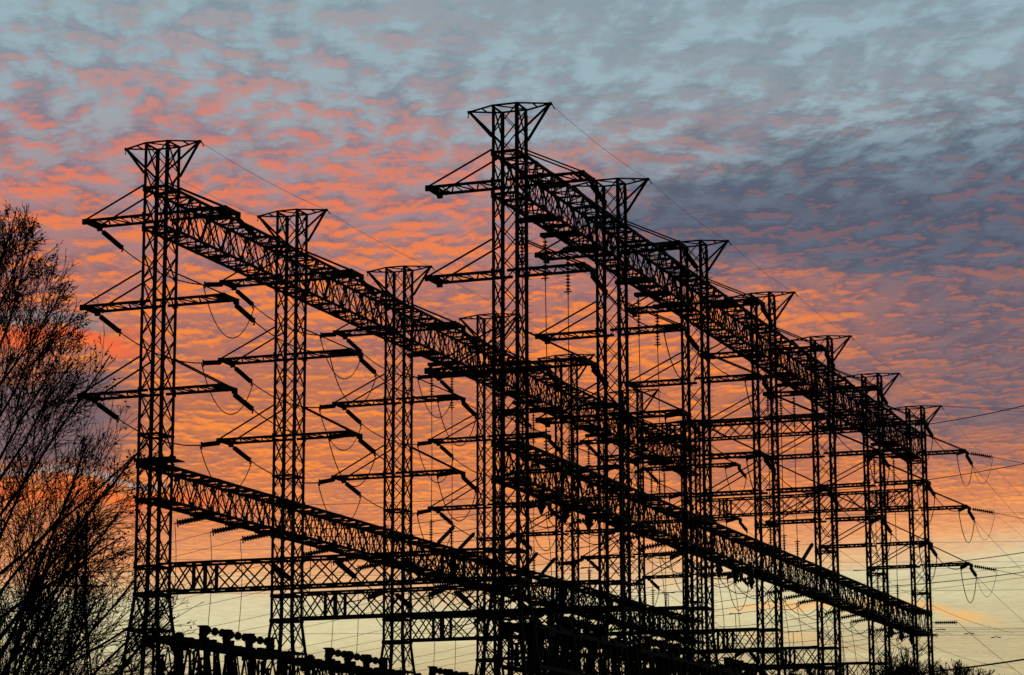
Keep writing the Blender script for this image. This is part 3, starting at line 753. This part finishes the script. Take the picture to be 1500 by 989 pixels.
# ------------------------------------------------------------------ trees
def grow(seed, height, trunk_r, levels, nlimb, spread, min_r, kids=(0, 8, 6, 5), env=None, start=0.22, trunk_f=0.86, trop=0.06, wig=1.4, lowbias=1.4):
    rnd = random.Random(seed)
    wood = [MB(), MB(), MB()]; tips = []
    def reach(z):
        if env is None: return 99.0
        for (za, ra), (zb, rb) in zip(env, env[1:]):
            if za <= z <= zb: return ra + (rb - ra) * (z - za) / (zb - za)
        return env[0][1] if z < env[0][0] else 0.0
    def branch(p, d, length, rad, lev):
        nseg = max(3, 7 - lev)
        pts = [p.copy()]; dirs = []
        for k in range(nseg):
            j = (0.05 + 0.028 * lev) * wig
            d = (d + Vector((rnd.uniform(-j, j), rnd.uniform(-j, j), rnd.uniform(-j, j) + (trop if lev else 0.0)))).normalized()
            q = pts[-1] + d * (length / nseg)
            if lev and k > 0 and math.hypot(q.x, q.y) > reach(q.z) * rnd.uniform(0.80, 1.16): break
            pts.append(q); dirs.append(d.copy())
        cut = (len(pts) - 1) / nseg; nseg = len(pts) - 1
        if nseg < 1: return
        length *= cut
        slot = 0 if lev == 0 else (1 if lev <= 2 else 2)
        wood[slot].tube(pts, rad, 7 if lev == 0 else (5 if lev == 1 else 3), max(min_r * 0.7, rad * (0.42 if lev else 0.2)))
        if lev >= levels:
            tips.append((pts[-1], dirs[-1])); return
        nch = nlimb if lev == 0 else max(1, round(kids[lev] * cut ** 1.2))
        for c in range(nch):
            f_ = (start + (1 - start) * ((c + rnd.random() * 0.8) / nch) ** lowbias) if lev == 0 else 0.15 + 0.83 * (c + rnd.random()) / nch
            f_ = min(f_, 0.985)
            k = min(nseg - 1, int(f_ * nseg)); q = pts[k].lerp(pts[k + 1], f_ * nseg - k); dd = dirs[k]
            ang = rnd.uniform(*((0.60, 1.0) if lev == 0 else (0.30, 0.70))) * spread
            if lev == 0: ang *= 1.35 - 0.85 * f_
            az_ = c * 2.4 + rnd.uniform(-.5, .5)
            ref = Vector((math.cos(az_), math.sin(az_), 0)) if lev == 0 else Vector((rnd.gauss(0, 1), rnd.gauss(0, 1), rnd.gauss(0, 1)))
            side = (ref - dd * ref.dot(dd)).normalized()
            nd = dd * math.cos(ang) + side * math.sin(ang)
            ln = length * (rnd.uniform(0.52, 0.66) * (1.08 - 0.72 * f_) if lev == 0 else rnd.uniform(0.42, 0.64) * (1.1 - 0.4 * f_))
            branch(q, nd, ln, max(min_r, rad * (1 - 0.6 * f_) * (0.46 if lev else 0.25)), lev + 1)
    branch(Vector((0, 0, 0)), Vector((0.01, 0, 1)), height * trunk_f, trunk_r, 0)
    return wood, tips, rnd
def leaves_mesh(tips, rnd, frac, size):
    m = MB()
    for p, d in tips:
        if rnd.random() > frac: continue
        for k in range(rnd.randint(1, 4)):
            c = p - d * rnd.uniform(0, 0.35) + Vector((rnd.gauss(0, .06), rnd.gauss(0, .06), rnd.gauss(-.03, .06)))
            a = Vector((rnd.gauss(0, 1), rnd.gauss(0, 1), rnd.gauss(0, 1))).normalized() * size * rnd.uniform(.6, 1.3)
            b = a.cross(Vector((rnd.gauss(0, 1), rnd.gauss(0, 1), rnd.gauss(0, 1)))).normalized() * size * rnd.uniform(.3, .6)
            n = len(m.v)
            for q in (c - a, c + b, c + a * 1.1, c - b): m.v.append(tuple(q))
            m.f.append((n, n + 1, n + 2, n + 3))
    return m.mesh('leaves', LEAF)
def tree(name, loc, seed, label, cat, group=None, leaf=0.0, leafsize=0.05, rotz=0, **kw):
    wood, tips, rnd = grow(seed, **kw)
    t_ = empty(name, loc, label, cat, group, (0, 0, rotz))
    part('trunk', wood[0].mesh('trunk', BARK), t_)
    part('limbs', wood[1].mesh('limbs', BARK), t_); part('twigs', wood[2].mesh('twigs', BARK), t_)
    if leaf: part('leaves', leaves_mesh(tips, rnd, leaf, leafsize), t_)
    return len(tips)
gp = at(-14, 900, 82.0); gp.z = 0
ENV = [(4.0, 6.4), (8.5, 7.0), (10.0, 6.2), (12.0, 5.4), (14.6, 4.8), (16.5, 4.3), (18.4, 3.6), (20.0, 2.8), (21.3, 2.0), (22.2, 1.1), (22.7, 0.3)]
print('tips', tree('bare_tree', gp, 11, 'big bare tree with a few withered leaves at the left edge', 'tree', None, 0.26, 0.065, 0.4,
     height=23.0, trunk_r=0.34, levels=4, nlimb=66, spread=1.05, min_r=0.0105, kids=(0, 10, 7, 6), env=ENV, start=0.16, trunk_f=0.82, trop=0.036, wig=1.1, lowbias=1.75))
for q, (px, py, dep, lab) in enumerate(((1328, 943, 300, 'bare bush-like tree between the two farthest right-row towers'), (1392, 964, 290, 'dark bare tree just right of the farthest tower'),
                                   (1262, 971, 310, 'low bare treetop left of the sixth right-row tower'), (1180, 971, 320, 'low treetop behind the fourth and fifth right-row towers'), (1452, 978, 300, 'small treetop at the lower right corner'), (1356, 960, 296, 'low twiggy treetop hiding the foot of the farthest tower'), (1302, 968, 305, 'low dark treetop just left of the bush-like bare tree'))):
    top = at(px, py, dep); b = top.copy(); b.z = 0
    tree('bare_tree', b, 40 + q, lab, 'tree', 'bare trees on the horizon', 0.3 if q != 0 else 0.1, 0.16, q * 1.1,
         height=top.z, trunk_r=0.28, levels=3, nlimb=20, spread=0.9, min_r=0.036, kids=(0, 9, 9, 7), start=0.5, trunk_f=0.82, trop=0.03, lowbias=1.1,
         env=[(0, 7.0), (top.z * 0.8, 6.0), (top.z * 0.94, 4.2), (top.z, 1.2)])

# ------------------------------------------------------------------ another pylon beyond the tree
def far_pylon():
    top = at(121, 748, 250); b = Vector((top.x, top.y, 0)); H_ = top.z
    t_ = empty('lattice_pylon', b, 'tapered lattice pylon standing behind the bare tree', 'pylon', None, (0, 0, 0.35))
    zs = [0, 5, 9.5, 13.5, 17, 20, 22.6, 25, 27, 28.8, H_]; hf = lambda z: 0.42 + 2.6 * max(0, (1 - z / 26.0)) ** 1.0
    br = MB()
    for sx in (-1, 1):
        for sy in (-1, 1):
            m = MB()
            for a, b_ in zip(zs, zs[1:]): m.bar((sx * hf(a), sy * hf(a), a), (sx * hf(b_), sy * hf(b_), b_), 0.11)
            part('leg', m.mesh('leg', STEEL), t_)
    for a, b_ in zip(zs, zs[1:]):
        for s_ in (-1, 1):
            wa, wb = hf(a), hf(b_)
            br.bar((-wa, s_ * wa, a), (wb, s_ * wb, b_), .09); br.bar((wa, s_ * wa, a), (-wb, s_ * wb, b_), .09)
            br.bar((s_ * wa, -wa, a), (s_ * wb, wb, b_), .09); br.bar((s_ * wa, wa, a), (s_ * wb, -wb, b_), .09)
    part('bracing', br.mesh('bracing', STEEL), t_)
    for z, l_ in ((27.4, 2.6),):
        m = MB()
        for s_ in (-1, 1):
            for sy in (-.4, .4): m.bar((0, sy, z), (s_ * l_, 0, z), .11); m.bar((s_ * .4, sy, z + 1.3), (s_ * l_, 0, z + .05), .09)
        part('cross_arm', m.mesh('cross_arm', STEEL), t_)
far_pylon()
